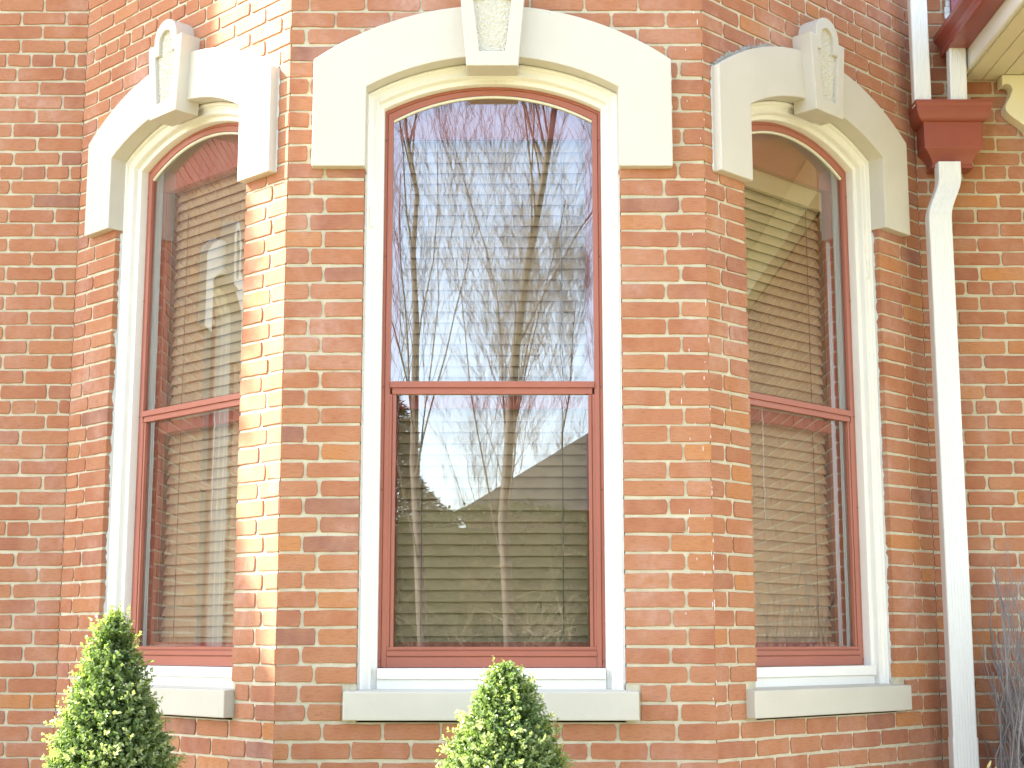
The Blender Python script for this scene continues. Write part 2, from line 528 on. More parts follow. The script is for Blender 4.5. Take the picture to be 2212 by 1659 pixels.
def far_brick():
    m, nt, b = mat('far_brick')
    tc = nt.nodes.new('ShaderNodeTexCoord')
    mp = nt.nodes.new('ShaderNodeMapping'); mp.inputs['Rotation'].default_value = (pi / 2, 0, 0)
    nt.links.new(tc.outputs['Object'], mp.inputs[0])
    br = nt.nodes.new('ShaderNodeTexBrick')
    br.inputs['Color1'].default_value = (.40, .125, .066, 1); br.inputs['Color2'].default_value = (.33, .11, .066, 1)
    br.inputs['Mortar'].default_value = (.5, .47, .38, 1); br.inputs['Scale'].default_value = 1
    br.inputs['Brick Width'].default_value = .213; br.inputs['Row Height'].default_value = .0675
    br.inputs['Mortar Size'].default_value = .005
    nt.links.new(mp.outputs[0], br.inputs[0]); nt.links.new(br.outputs[0], b.inputs['Base Color'])
    b.inputs['Roughness'].default_value = .85
    return m
M['far_brick'] = far_brick()
bo = body().build('upper_wall', M['far_brick'], house, (0, 0, 0))

rf = MB()
x0, x1, y0, y1, H = LWX - .08, RR + 4.55, YR - .12, YR + 9.35, 8.6
rf.add([(x0, y0, H), (x1, y0, H), (x1, y1, H), (x0, y1, H), (x0 + 3, (y0 + y1) / 2, H + 2.6), (x1 - 3, (y0 + y1) / 2, H + 2.6)],
       [(0, 1, 5, 4), (1, 2, 5), (2, 3, 4, 5), (3, 0, 4), (3, 2, 1, 0)])
rf.build('roof', M['slate'], house, (0, 0, 0))
rf = MB()
rf.add([(RL - .15, YR - .01, 6.6), (XL - .1, YF - .2, 6.6), (XR + .1, YF - .2, 6.6), (RR + .15, YR - .01, 6.6), ((XL + XR) / 2, YR - .01, 7.3)],
       [(0, 1, 4), (1, 2, 4), (2, 3, 4), (3, 2, 1, 0)])
rf.build('bay_roof', M['slate'], house, (0, 0, 0))

# dark room behind the panes
room = MB()
rp = [(RL + .55, YR - .05), (XL + .24, YF + .5), (XR - .24, YF + .5), (RR - .55, YR - .05)]
for i in range(3):
    (ax, ay), (bx, by) = rp[i], rp[i + 1]
    room.add([(ax, ay, .8), (bx, by, .8), (bx, by, 4.3), (ax, ay, 4.3)], [(0, 1, 2, 3)])
for zz in (.8, 4.3):
    room.add([(RL + .03, YR, zz), (XL + .03, YF + .07, zz), (XR - .03, YF + .07, zz), (RR - .03, YR, zz)], [(0, 1, 2, 3)])
room.add([(RL, YR + .02, 0), (RR, YR + .02, 0), (RR, YR + .02, 8.6), (RL, YR + .02, 8.6)], [(0, 1, 2, 3)])
room.add([(LWX + .5, YR + .6, .8), (LWX + 2.5, YR + .6, .8), (LWX + 2.5, YR + .6, 4.3), (LWX + .5, YR + .6, 4.3)], [(0, 1, 2, 3)])
room.build('interior_lining', M['dark'], house, (0, 0, 0))

# ------------------------------------------------------------------ window unit (shared meshes)
def arc(h, zs, R, n=22):
    zc = zs - sqrt(R * R - h * h)
    return [(-h + 2 * h * i / n, zc + sqrt(R * R - (-h + 2 * h * i / n) ** 2)) for i in range(n + 1)]

def outline(h, zs, R, zb, n=22):
    return [(-h, zb)] + arc(h, zs, R, n) + [(h, zb)]

def lerp(a, b, t): return a + (b - a) * t

def sweep(mb, A, B, prof, zb0, zb1=None, n=22, mi=0):
    """A,B = (half, spring, radius) of outer and inner outlines; prof = [(t, y)]"""
    rows = []
    for t, y in prof:
        h, zs, R = (lerp(A[i], B[i], t) for i in range(3))
        rows.append([(x, y, z) for x, z in outline(h, zs, R, zb0, n)])
    k = len(rows[0])
    b = len(mb.v)
    for r in rows: mb.v.extend(r); mb.t.extend([.5] * k)
    for i in range(len(rows) - 1):
        for j in range(k - 1):
            mb.f.append((b + i * k + j, b + i * k + j + 1, b + (i + 1) * k + j + 1, b + (i + 1) * k + j)); mb.m.append(mi)
    for j in (0, k - 1):       # close the feet
        mb.f.append(tuple(b + i * k + j for i in range(len(rows)))); mb.m.append(mi)

CAS_O, CAS_I = (.484, 3.747, 1.0), (.4205, 3.703, .92)
GL_I = (.388, 3.671, .80)

def casing_mesh():
    m = MB()
    sweep(m, CAS_O, CAS_I, [(0, .075), (0, .020), (.10, .018), (.17, .022), (.20, .033), (.40, .036), (.62, .034), (.68, .040), (.71, .060), (.74, .062), (.97, .063), (1, .066), (1, .14)], 1.484)
    m.box(-.418, .418, .038, .14, 1.522, 1.5605)
    m.box(-.4195, .4195, .050, .14, 1.484, 1.5215)
    for x in (-.462, .462):
        m.box(x - .009, x + .009, .028, .045, 3.22, 3.30)
    return m

def storm_mesh():
    m = MB()
    sweep(m, (.4200, 3.7025, .919), GL_I, [(0, .14), (0, .099), (.30, .098), (.33, .102), (.38, .102), (.41, .097), (.97, .099), (1, .102), (1, .118)], 1.5625)
    # lower insert: stiles, rails with stepped edges
    for s in (-1, 1):
        for (a, b_, y) in ((.3885, .3800, .099), (.3798, .3765, .104), (.3763, .365, .101)):
            xa, xb = sorted((s * a, s * b_)); m.box(xa, xb, y, .118, 1.638, 2.583)
    m.box(-.388, .388, .098, .118, 1.5626, 1.600)
    m.box(-.388, .388, .102, .118, 1.6002, 1.604)
    m.box(-.388, .388, .095, .118, 1.6042, 1.622)
    m.box(-.3882, .3882, .103, .118, 1.6222, 1.626)
    m.box(-.3878, .3878, .1005, .118, 1.6262, 1.6378)
    # meeting rail
    m.box(-.3878, .3878, .093, .118, 2.6085, 2.632)
    m.box(-.3800, .3800, .101, .118, 2.6025, 2.6083)
    m.box(-.3795, .3795, .098, .118, 2.5840, 2.6023)
    # screw heads
    for s in (-1, 1):
        for z in (3.585, 3.12, 2.61, 2.22, 1.585):
            x = s * .4125
            m.rings([[(x + .0035 * cos(a * pi / 3), y, z + .0035 * sin(a * pi / 3)) for a in range(6)] for y in (.099, .0955)], True, True, 1)
    return m

def bead_mesh():
    m = MB()
    rows = []
    for (dz, y) in ((0.0, .112), (0.0, .104), (-.0045, .101), (-.009, .104), (-.0095, .112)):
        rows.append([(x * .997, y, z + dz - .0005) for x, z in arc(*GL_I)])
    k = len(rows[0]); b = 0
    for r in rows: m.v.extend(r); m.t.extend([.5] * k)
    for i in range(len(rows) - 1):
        for j in range(k - 1):
            m.f.append((i * k + j, i * k + j + 1, (i + 1) * k + j + 1, (i + 1) * k + j)); m.m.append(0)
    return m

def pane_upper():
    m = MB(); o = outline(.3875, 3.6705, .80, 2.63, 22)
    m.add([(x, .1125, z) for x, z in o], [tuple(range(len(o)))[::-1]])
    return m
def pane_lower():
    m = MB(); m.add([(-.367, .1145, 1.636), (.367, .1145, 1.636), (.367, .1145, 2.586), (-.367, .1145, 2.586)], [(0, 1, 2, 3)])
    return m

def sash_mesh():
    m = MB()
    for s in (-1, 1):
        xa, xb = sorted((s * .3925, s * .367)); m.box(xa, xb, .160, .193, 1.585, 3.613)
        xa, xb = sorted((s * .3668, s * .3605)); m.box(xa, xb, .166, .193, 1.62, 3.613)
    m.box(-.3925, .3925, .158, .195, 3.6135, 3.83)
    m.box(-.3665, .3665, .162, .196, 2.538, 2.585)
    m.box(-.3665, .3665, .162, .193, 1.585, 1.655)
    return m

def track_mesh():
    m = MB()
    for s in (-1, 1):
        m.box(*sorted((s * .404, s * .3930)), .1185, .215, 1.566, 3.72)
        m.box(*sorted((s * .3928, s * .3890)), .134, .138, 1.566, 3.70)
        m.box(*sorted((s * .3928, s * .3890)), .148, .151, 1.566, 3.70)
    m.box(-.40, .40, .1185, .16, 1.560, 1.584)
    return m

def inner_pane():
    m = MB(); m.add([(-.362, .178, 1.65), (.362, .178, 1.65), (.362, .178, 3.615), (-.362, .178, 3.615)], [(0, 1, 2, 3)])
    return m

def caulk_mesh():
    m = MB(); r = random.Random(3)
    o = outline(.4865, 3.75, 1.0, 1.486, 40)
    pts = []
    for (ax, az), (bx, bz) in zip(o, o[1:]):
        n = max(1, int(math.hypot(bx - ax, bz - az) / .018))
        for i in range(n): pts.append((ax + (bx - ax) * i / n, az + (bz - az) * i / n))
    rowa, rowb, rowc = [], [], []
    for x, z in pts:
        if z > 3.43: continue
        s = 1 if x > 0 else -1
        w = .004 + abs(r.gauss(0, .005))
        rowa.append((s * .4830, .0195, z)); rowb.append((s * .4862, .0195 - w, z))
    k = len(rowa); m.v = rowa + rowb; m.t = [.5] * (2 * k)
    for j in range(k - 1):
        if (rowa[j][0] > 0) != (rowa[j + 1][0] > 0): continue
        m.f.append((j, j + 1, k + j + 1, k + j)); m.m.append(0)
    return m

def hood_mesh():
    m = MB()
    n = 28
    inner = [(-.482, 3.435)] + arc(.482, 3.75, 1.0, n) + [(.482, 3.435)]
    outer = [(-.685, 3.435)] + arc(.685, 3.86, 1.18, n) + [(.685, 3.435)]
    k = len(inner)
    yf, yb = -.04, .05
    for pts, y in ((outer, yf), (inner, yf), (inner, yb), (outer, yb)):
        m.v.extend([(x, y, z) for x, z in pts]); m.t.extend([.5] * k)
    def st(a, b_):
        for j in range(k - 1):
            m.f.append((a * k + j, a * k + j + 1, b_ * k + j + 1, b_ * k + j)); m.m.append(0)
    st(0, 1); st(1, 2); st(2, 3); st(3, 0)
    m.f.append((0, k, 2 * k, 3 * k)); m.m.append(0)
    e = k - 1
    m.f.append((3 * k + e, 2 * k + e, k + e, e)); m.m.append(0)
    return m

def key_outline(hb, ht, ha, zb, zs, zc, n=14):
    pts = [(-hb, zb), (-ht, zs), (-ha, zs)]
    for i in range(n + 1):
        a = pi - pi * i / n
        pts.append((ha * cos(a), zc + ha * sin(a)))
    pts += [(ha, zs), (ht, zs), (hb, zb)]
    return pts

def keystone_mesh():
    m = MB()
    o = key_outline(.0985, .126, .083, 3.815, 4.142, 4.152)
    i_ = key_outline(.049, .074, .046, 3.874, 4.086, 4.142)
    k = len(o)
    yf, yp = -.09, -.070
    for pts, y in ((o, .02), (o, yf), (i_, yf), (i_, yp)):
        m.v.extend([(x, y, z) for x, z in pts]); m.t.extend([.5] * k)
    for a in range(3):
        for j in range(k):
            q = (j + 1) % k
            m.f.append((a * k + j, a * k + q, (a + 1) * k + q, (a + 1) * k + j)); m.m.append(0)
    return m

def panel_mesh():
    """stippled field sunk into the keystone"""
    m = MB(); r = random.Random(9)
    nx, nz = 64, 210
    z0, z1 = 3.8735, 4.190
    from mathutils import noise as mn
    for j in range(nz + 1):
        z = z0 + (z1 - z0) * j / nz
        if z < 4.086: h = lerp(.0492, .0745, (z - z0) / (4.086 - z0))
        elif z < 4.142: h = .0462
        else: h = sqrt(max(0, .0464 ** 2 - (z - 4.142) ** 2)) + .0005
        for i in range(nx + 1):
            x = -h + 2 * h * i / nx
            d = mn.noise(Vector((x * 150, 3.3, z * 150))) * .0052 + mn.noise(Vector((x * 330, 1.3, z * 330))) * .002
            m.v.append((x, -.0735 - d, z)); m.t.append(.5)
    for j in range(nz):
        for i in range(nx):
            a = j * (nx + 1) + i
            m.f.append((a, a + 1, a + nx + 2, a + nx + 1)); m.m.append(0)
    return m

def flash_mesh():
    """ragged sealant where the keystone and hood meet the bricks"""
    m = MB(); r = random.Random(21)
    o = arc(.685, 3.86, 1.18, 90)
    rows = [[], [], []]
    for i, (x, z) in enumerate(o):
        nx_, nz_ = x / 1.18, 1.0
        l = math.hypot(nx_, nz_); nx_ /= l; nz_ /= l
        w = .003 + abs(r.gauss(0, .0035))
        rows[0].append((x, -.006, z)); rows[1].append((x + nx_ * w * .5, -.005, z + nz_ * w * .5)); rows[2].append((x + nx_ * w, .003, z + nz_ * w))
    k = len(o); m.v = rows[0] + rows[1] + rows[2]; m.t = [.5] * (3 * k)
    for a in range(2):
        for j in range(k - 1):
            m.f.append((a * k + j, a * k + j + 1, (a + 1) * k + j + 1, (a + 1) * k + j)); m.m.append(0)
    for s in (-1, 1):
        last = None; base = len(m.v)
        zs = [3.44 + .42 * i / 26 for i in range(27)]
        for z in zs:
            w = .002 + abs(r.gauss(0, .003))
            m.v += [(s * .685, -.004, z), (s * (.685 + w), .002, z)]; m.t += [.5] * 2
        for i in range(26):
            m.f.append((base + 2 * i, base + 2 * i + 1, base + 2 * i + 3, base + 2 * i + 2)); m.m.append(0)
    return m

def sill_mesh(h):
    m = MB()
    prof = [(-.04, 1.378), (-.04, 1.479), (.02, 1.4835), (.09, 1.4885), (.09, 1.378)]
    m.rings([[(x, y, z) for y, z in prof] for x in (-h, h)], True, True)
    return m

UNIT = {}
def make_unit(parent, loc, rotz, sill_h, sill_dx):
    def put(key, fn, mats, par, **kw):
        if key in UNIT:
            o = UNIT[key].copy(); COL.objects.link(o)
            o.parent = None
        else:
            o = fn().build(key, mats, None, None, 0, **kw); UNIT[key] = o
        if par is parent:
            d = .014 if key == 'window' else 0
            place(o, parent, (loc[0] - d * sin(rotz), loc[1] + d * cos(rotz), loc[2]), rotz)
        else:
            o.parent = par; o.location = (0, 0, 0); o.rotation_euler = (0, 0, 0)
        return o
    w = put('window', casing_mesh, M['white'], parent, bevel=.0016)
    put('storm_frame', storm_mesh, [M['red'], M['screw']], w, bevel=.0008)
    put('arched_bead', bead_mesh, M['bead'], w, smooth=True)
    put('upper_pane', pane_upper, M['glass'], w)
    put('lower_pane', pane_lower, M['glass'], w)
    put('sash', sash_mesh, M['sashred'], w, bevel=.0015)
    put('track', track_mesh, M['track'], w)
    put('sash_pane', inner_pane, M['glass2'], w)
    put('caulk', caulk_mesh, M['caulk'], w)
    hd = put('window_hood', hood_mesh, M['stone'], parent, bevel=.0035)
    ks = put('keystone', keystone_mesh, M['stone'], hd, bevel=.003)
    put('stippled_panel', panel_mesh, M['stipple'], hd, smooth=True)
    put('sealant', flash_mesh, M['caulk'], hd)
    sl = MB()
    s = sill_mesh(sill_h).build('window_sill', M['sill'], parent, (loc[0] + sill_dx * cos(rotz), loc[1] + sill_dx * sin(rotz), 0), rotz, bevel=.004)
    return w

def slats_mesh(h, ztop=3.56):
    m = MB(); r = random.Random(4)
    z = 1.615; i = 0
    while z < ztop:
        a = radians(65 + r.uniform(-1.5, 1.5))
        wd = .0262
        prof = []
        for k in range(5):
            t = (k - 2) / 2
            c = .0042 * (1 - t * t)
            yy = .245 + wd * t * cos(a) * 1.0 - c * sin(a); zz = z + wd * t * sin(a) + c * cos(a) * .3
            prof.append((yy, zz))
        back = [(y + .0022, zz - .0008) for y, zz in prof][::-1]
        tl = r.uniform(-.0008, .0008)
        ring = prof + back
        m.rings([[(x, y, zz + tl * x) for y, zz in ring] for x in (-h, h)], True, True, 0, r.random())
        z += .0432; i += 1
    return m

def make_blind(label, loc, rotz, h=.372, streak=None, valance=False):
    t = thing('window_blind', label, 'blind', loc, rotz, 'wooden blinds behind the bay windows')
    t.location.z = 0
    slats_mesh(h, 3.56 if valance else 3.66).build('slats', M['slat'], t, None, 0)
    m = MB()
    if valance: m.box(-h - .004, h + .004, .205, .220, 3.530, 3.64); m.box(-h, h, .221, .265, 3.60 if valance else 3.69, 3.63 if valance else 3.72)
    m.build('valance' if valance else 'head_rail', M['slat'], t, None, 0, bevel=.003)
    m = MB()
    for x in (-.27, .27):
        m.box(x - .0016, x + .0016, .2285, .230, 1.60, 3.56)
    m.build('ladder_cord', M['cord'], t, None, 0)
    if streak is not None:
        m = MB(); r = random.Random(8)
        pts = []; x = streak; z = 2.66
        while z > 2.12:
            pts.append((x + r.uniform(-.004, .004), .150, z)); z -= .022
        m.tube(pts, [.0016 + .001 * abs(sin(i * .9)) for i in range(len(pts))], 5)
        m.build('wavy_streak', M['streak'], t, None, 0)  # thin wavy white strand between storm pane and sash
    return t

CWX = XL + .782
make_unit(house, (CWX, YF, 0), 0, .53, 0)
lc = (XL - .755 * Q, YF + .755 * Q)
make_unit(house, (lc[0], lc[1], 0), AL, .50, 0)
rc = (XR + .735 * Q, YF + .735 * Q)
make_unit(house, (rc[0], rc[1], 0), AR, .545, -.012)
make_unit(house, (LWX + 1.4, YR, 0), 0, .52, 0)
def grime_mesh():
    m = MB(); r = random.Random(12)
    zc = 3.86 - sqrt(1.18 ** 2 - .685 ** 2)
    prev = None; k = 0
    for i in range(70):
        x = -.680 + .56 * i / 69
        z = zc + sqrt(1.18 ** 2 - x * x)
        w = .006 + abs(r.gauss(0, .010)) * (1.3 - abs(i - 30) / 40)
        m.v += [(x, -.008, z - .001), (x, -.009 - r.uniform(0, .004), z + w * .5), (x - .002, .002, z + w)]; m.t += [.5] * 3
        if i:
            for a in (0, 1):
                m.f.append((3 * i - 3 + a, 3 * i + a, 3 * i + a + 1, 3 * i - 2 + a)); m.m.append(0)
    return m
grime_mesh().build('grimy_mortar', M['grime'], house, (rc[0], rc[1], 0), AR)
make_blind('closed tan wooden blind in the wide front bay window, behind reflected trees', (CWX, YF, 0), 0)
make_blind('closed tan wooden blind in the narrow-looking left bay window, behind reflected brickwork', (lc[0], lc[1], 0), AL, streak=.10)
make_blind('closed tan wooden blind in the right bay window beside the white downspout', (rc[0], rc[1], 0), AR, streak=-.20, valance=True)

# ------------------------------------------------------------------ downspouts, conductor head, gutter
def pipe_section(w, d, ribs=5):
    """rectangular pipe with shallow ribs on front and sides; front is -y"""
    pts = []
    c = .006
    n = ribs * 2 + 1
    x0, x1 = -w / 2 + .009, w / 2 - .009
    pts.append((-w / 2, d / 2 - c)); pts.append((-w / 2, -d / 2 + c)); pts.append((-w / 2 + .002, -d / 2 + .002)); pts.append((-w / 2 + c, -d / 2))
    for i in range(n):
        a = x0 + (x1 - x0) * i / n; b_ = x0 + (x1 - x0) * (i + 1) / n
        y = -d / 2 + (.0012 if i % 2 else 0)
        pts.append((a + .0008, y)); pts.append((b_ - .0008, y))
    pts.append((w / 2 - c, -d / 2)); pts.append((w / 2 - .002, -d / 2 + .002)); pts.append((w / 2, -d / 2 + c)); pts.append((w / 2, d / 2 - c))
    pts.append((w / 2 - c, d / 2)); pts.append((-w / 2 + c, d / 2))
    return pts

def pipe(name, sect, path, label=None):
    m = MB()
    m.rings([[(x + px, y + py, z) for px, py in sect] for x, y, z in path][::-1], True, True)
    o = m.build(name, M['spout'], house, (0, 0, 0))
    if label: o['label'] = label
    return o

S3 = pipe_section(.077, .056)
S4 = pipe_section(.101, .075, 6)
pipe('downspout', S3, [(1.845, 6.645, 6.9), (1.845, 6.645, 5.2), (1.845, 6.645, 4.03)])
pipe('downspout', S3, [(2.012, 6.645, 4.32), (2.006, 6.645, 4.03)], 'short white downspout from the porch gutter')
path = [(1.952, 6.660, 3.77), (1.952, 6.660, 3.705)]
for i in range(1, 13):
    t = i / 12; s = t * t * (3 - 2 * t)
    crimp = .0015 if (i % 2 and (i < 6 or i > 6)) else 0
    path.append((1.952 - .062 * s, 6.660 - .035 * s - crimp, 3.705 - .20 * t))
path += [(1.890, 6.625, 3.495), (1.890, 6.625, 1.262)]
lo = pipe('downspout', S4, path, 'wide white downspout below the red conductor head')
S4b = [(x * 1.06, y * 1.06) for x, y in S4]
m = MB()
m.rings([[(1.890 + a, 6.625 + b_, z) for a, b_ in S4b] for z in (.25, 1.262)], True, True)
m.rings([[(1.890 + a, 6.625 + b_ + dy, z) for a, b_ in S4b] for z, dy in ((.06, -.32), (.12, -.2), (.20, -.04), (.25, 0))], True, True)
m.build('sleeve', M['spout'], lo, None, 0)
for o in (lo,): pass

m = MB()
def hr(z, x0, x1, yf, yb=6.772): return [(x0, yf, z), (x1, yf, z), (x1, yb, z), (x0, yb, z)]
cove = []
for i in range(9):
    t = i / 8; a = t * pi / 2
    cove.append(hr(4.026 - .066 * sin(a), 1.812 + .034 * (1 - cos(a)), 2.146 - .034 * (1 - cos(a)), 6.606 + .034 * (1 - cos(a))))
ogee = []
for i in range(11):
    t = i / 10; s = sin(pi / 2 * t)
    ogee.append(hr(3.840 - .066 * t, 1.852 + .040 * s, 2.110 - .040 * s, 6.646 + .036 * s))
rings_ = [hr(4.052, 1.806, 2.152, 6.600), hr(4.036, 1.806, 2.152, 6.600)] + cove + [hr(3.956, 1.850, 2.112, 6.644), hr(3.845, 1.850, 2.112, 6.644)] + ogee + [hr(3.768, 1.888, 2.074, 6.678), hr(3.758, 1.888, 2.074, 6.678)]
m.rings(rings_[::-1], True, True)
ch = m.build('conductor_head', M['spout_red'], house, (0, 0, 0), bevel=.0015)

# gutter of the porch roof, running from the wall towards the street
gp = [(2.060, 4.30), (1.966, 4.30), (1.963, 4.312), (1.966, 4.330), (1.962, 4.348), (1.950, 4.362), (1.938, 4.374), (1.935, 4.395), (1.947, 4.397), (1.948, 4.392), (1.942, 4.388),
      (1.945, 4.378), (1.958, 4.364), (1.968, 4.350), (1.970, 4.304), (2.056, 4.304), (2.056, 4.42), (2.060, 4.42)]
m = MB()
m.rings([[(x, y, z) for x, z in gp] for y in (6.735, 4.15)], True, True)
cap = [(2.060, 4.30), (1.966, 4.30), (1.963, 4.312), (1.966, 4.330), (1.962, 4.348), (1.950, 4.362), (1.938, 4.374), (1.935, 4.395), (2.06, 4.42)]
m.rings([[(x, y, z) for x, z in cap] for y in (6.738, 6.7345)], True, True)
m.build('gutter', M['gutter_red'], house, (0, 0, 0))

porch = MB()
porch.add([(2.062, 6.778, 4.215), (6.0, 6.778, 4.215), (6.0, 4.15, 4.215), (2.062, 4.15, 4.215)], [(0, 1, 2, 3)])
# board joints of the ceiling
po = MB()
x = 2.062
po.box(2.061, 2.066, 4.15, 6.776, 4.205, 4.2149)
xx = 2.085
while xx < 6.0:
    po.box(xx, xx + .076, 4.17, 6.770, 4.207, 4.2148); xx += .080
ps = po.build('porch_ceiling', M['soffit'], house, (0, 0, 0), bevel=.001)
m = MB(); m.box(2.0605, 2.085, 4.12, 6.776, 4.2151, 4.44); m.box(2.0605, 6.0, 4.12, 4.149, 4.2151, 4.44)
m.build('fascia', M['spout'], ps, None, 0)
m = MB()
m.add([(2.07, 4.1, 4.442), (6.05, 4.1, 4.442), (6.05, 6.74, 4.50), (2.07, 6.74, 4.50), (2.07, 4.1, 4.435), (6.05, 4.1, 4.435), (6.05, 6.74, 4.44), (2.07, 6.74, 4.44)],
      [(0, 1, 2, 3), (4, 7, 6, 5), (0, 3, 7, 4), (1, 5, 6, 2), (0, 4, 5, 1)])
m.build('porch_roof', M['slate'], house, (0, 0, 0))
# scrolled bracket board against the wall
bo_ = [(2.232, 4.204), (2.230, 4.155)]
for i in range(9):
    a = radians(150 - i * 24); bo_.append((2.252 + .024 * cos(a), 4.137 + .026 * sin(a) ))
bo_ += [(2.262, 4.098), (2.248, 4.075), (2.240, 4.055), (2.242, 4.035), (2.256, 4.017), (2.275, 4.000), (2.300, 3.982), (2.330, 3.955), (2.352, 3.915), (2.365, 3.86), (2.40, 3.80), (2.47, 3.76), (2.60, 3.74), (2.60, 4.204)]
m = MB(); m.rings([[(x, y, z) for x, z in bo_] for y in (6.700, 6.772)], True, True)
m.build('bracket', M['cream'], house, (0, 0, 0), bevel=.003)
m = MB(); m.box(2.61, 6.0, 6.69, 6.772, 3.95, 4.204)
m.build('frieze', M['cream'], house, (0, 0, 0), bevel=.003)
# porch posts and beam at the street side
for px in (2.25, 4.1, 5.85):
    m = MB(); m.box(px - .07, px + .07, 4.22, 4.36, .45, 4.0); m.box(px - .1, px + .1, 4.19, 4.39, 0, .45); m.box(px - .1, px + .1, 4.19, 4.39, 3.9, 4.0)
    m.build('porch_post', M['white'], house, (0, 0, 0), bevel=.008)
m = MB(); m.box(2.15, 5.95, 4.2, 4.38, 4.001, 4.204)
m.build('porch_beam', M['cream'], house, (0, 0, 0), bevel=.004)
# maroon window of the room above the porch
m = MB(); m.box(2.030, 2.9, 6.745, 6.80, 4.531, 6.2)
m.box(2.085, 2.84, 6.741, 6.7448, 4.60, 6.13)
sh = m.build('shutter', M['maroon'], house, (0, 0, 0), bevel=.003)
m = MB(); rr = random.Random(2)
z = 4.50
while z < 5.6:
    w = rr.uniform(.008, .016); m.box(2.018 - w, 2.0295, 6.760, 6.7785, z, z + .0298); z += .03
m.build('caulk', M['caulk'], sh, None, 0, bevel=.003)

# ------------------------------------------------------------------ plants
def leafs(mb, p, d, up, L, Wd, tone, r):
    d = d.normalized(); sd_ = d.cross(up)
    if sd_.length < 1e-3: sd_ = d.cross(Vector((1, .2, 0)))
    sd_.normalize(); nn = sd_.cross(d)
    f = .22 * Wd
    a = p; t = p + d * L
    r1 = p + d * L * .3 + sd_ * Wd * .46 + nn * f; r2 = p + d * L * .72 + sd_ * Wd * .42 + nn * f
    l1 = p + d * L * .3 - sd_ * Wd * .46 + nn * f; l2 = p + d * L * .72 - sd_ * Wd * .42 + nn * f
    mb.add([tuple(a), tuple(r1), tuple(r2), tuple(t), tuple(l2), tuple(l1)], [(0, 1, 2, 3), (0, 3, 4, 5)], 0, tone)

def boxwood(label, x, y, top, coef, powr, seed, nshoot, lean=0.0):
    r = random.Random(seed)
    t = thing('boxwood_shrub', label, 'shrub', (x, y, 0), 0, 'clipped boxwood cones in front of the bay')
    from mathutils import noise as mn
    def rad(z, a):
        dz = max(0, top - z)
        base = coef * dz ** powr
        if z < .25: base *= .80 + .2 * z / .25
        return base * (1 + .13 * mn.noise(Vector((cos(a) * 1.6 + seed, sin(a) * 1.6, z * 5)))) + .012 * mn.noise(Vector((cos(a) * 7, sin(a) * 7 + seed, z * 18)))
    m = MB()
    # more shoots high up, where the cone is seen
    zz = []
    for i in range(nshoot):
        if r.random() < .66: z = r.uniform(1.10, top - .01)
        else: z = r.uniform(.1, 1.10)
        dz = top - z
        if z > 1.1 and r.random() > (rad(z, 0) / rad(1.1, 0)) * .8 + .25: z = r.uniform(1.1, top - .25)
        a = r.uniform(0, 2 * pi)
        R = rad(z, a)
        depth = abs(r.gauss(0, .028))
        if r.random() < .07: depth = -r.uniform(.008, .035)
        R2 = max(0.0, R - depth)
        p = Vector((R2 * cos(a), R2 * sin(a), z))
        out = Vector((cos(a), sin(a), .55 + (1.2 if z > top - .12 else 0)))
        d = (out.normalized() + Vector((r.gauss(0, .38), r.gauss(0, .38), r.gauss(0, .3)))).normalized()
        n = r.randint(7, 11); Ls = r.uniform(.035, .062)
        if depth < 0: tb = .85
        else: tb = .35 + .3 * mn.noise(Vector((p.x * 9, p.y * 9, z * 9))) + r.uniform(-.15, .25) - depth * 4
        for k in range(n):
            q = p + d * Ls * (k / n)
            side = Vector((r.gauss(0, 1), r.gauss(0, 1), r.gauss(0, 1)))
            side = (side - d * side.dot(d)).normalized()
            ld = (side + d * r.uniform(.35, 1.1)).normalized()
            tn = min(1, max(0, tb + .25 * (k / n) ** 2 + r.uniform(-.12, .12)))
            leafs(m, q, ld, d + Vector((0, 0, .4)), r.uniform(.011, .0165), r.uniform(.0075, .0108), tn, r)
    # sprigs on the tip
    for i in range(5):
        p = Vector((r.gauss(0, .022), r.gauss(0, .022), top - r.uniform(.05, .10)))
        d = Vector((r.gauss(0, .22), r.gauss(0, .22), 1)).normalized()
        L = r.uniform(.07, .13)
        for k in range(16):
            q = p + d * L * k / 16
            side = Vector((r.gauss(0, 1), r.gauss(0, 1), 0)); side = (side - d * side.dot(d)).normalized()
            leafs(m, q, (side + d * .8).normalized(), d, r.uniform(.010, .014), .008, min(1, .45 + .4 * k / 16 + r.uniform(-.1, .1)), r)
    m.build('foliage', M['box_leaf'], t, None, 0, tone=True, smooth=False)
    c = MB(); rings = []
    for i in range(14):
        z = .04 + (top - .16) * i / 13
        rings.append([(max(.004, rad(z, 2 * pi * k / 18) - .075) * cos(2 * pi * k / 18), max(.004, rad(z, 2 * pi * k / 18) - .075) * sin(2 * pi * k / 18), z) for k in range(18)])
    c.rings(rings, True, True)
    c.build('dark_core', M['inner_bush'], t, None, 0, smooth=True)  # opaque dark core stands in for the shaded depth behind the leaves
    return t

boxwood('tall clipped boxwood cone before the left bay window, its leaves brightly sunlit', -1.350, 5.30, 1.735, .285, .76, 5, 6200)
boxwood('shorter clipped boxwood cone in front of the middle window sill', -.020, 5.10, 1.560, .328, .68, 8, 6600)

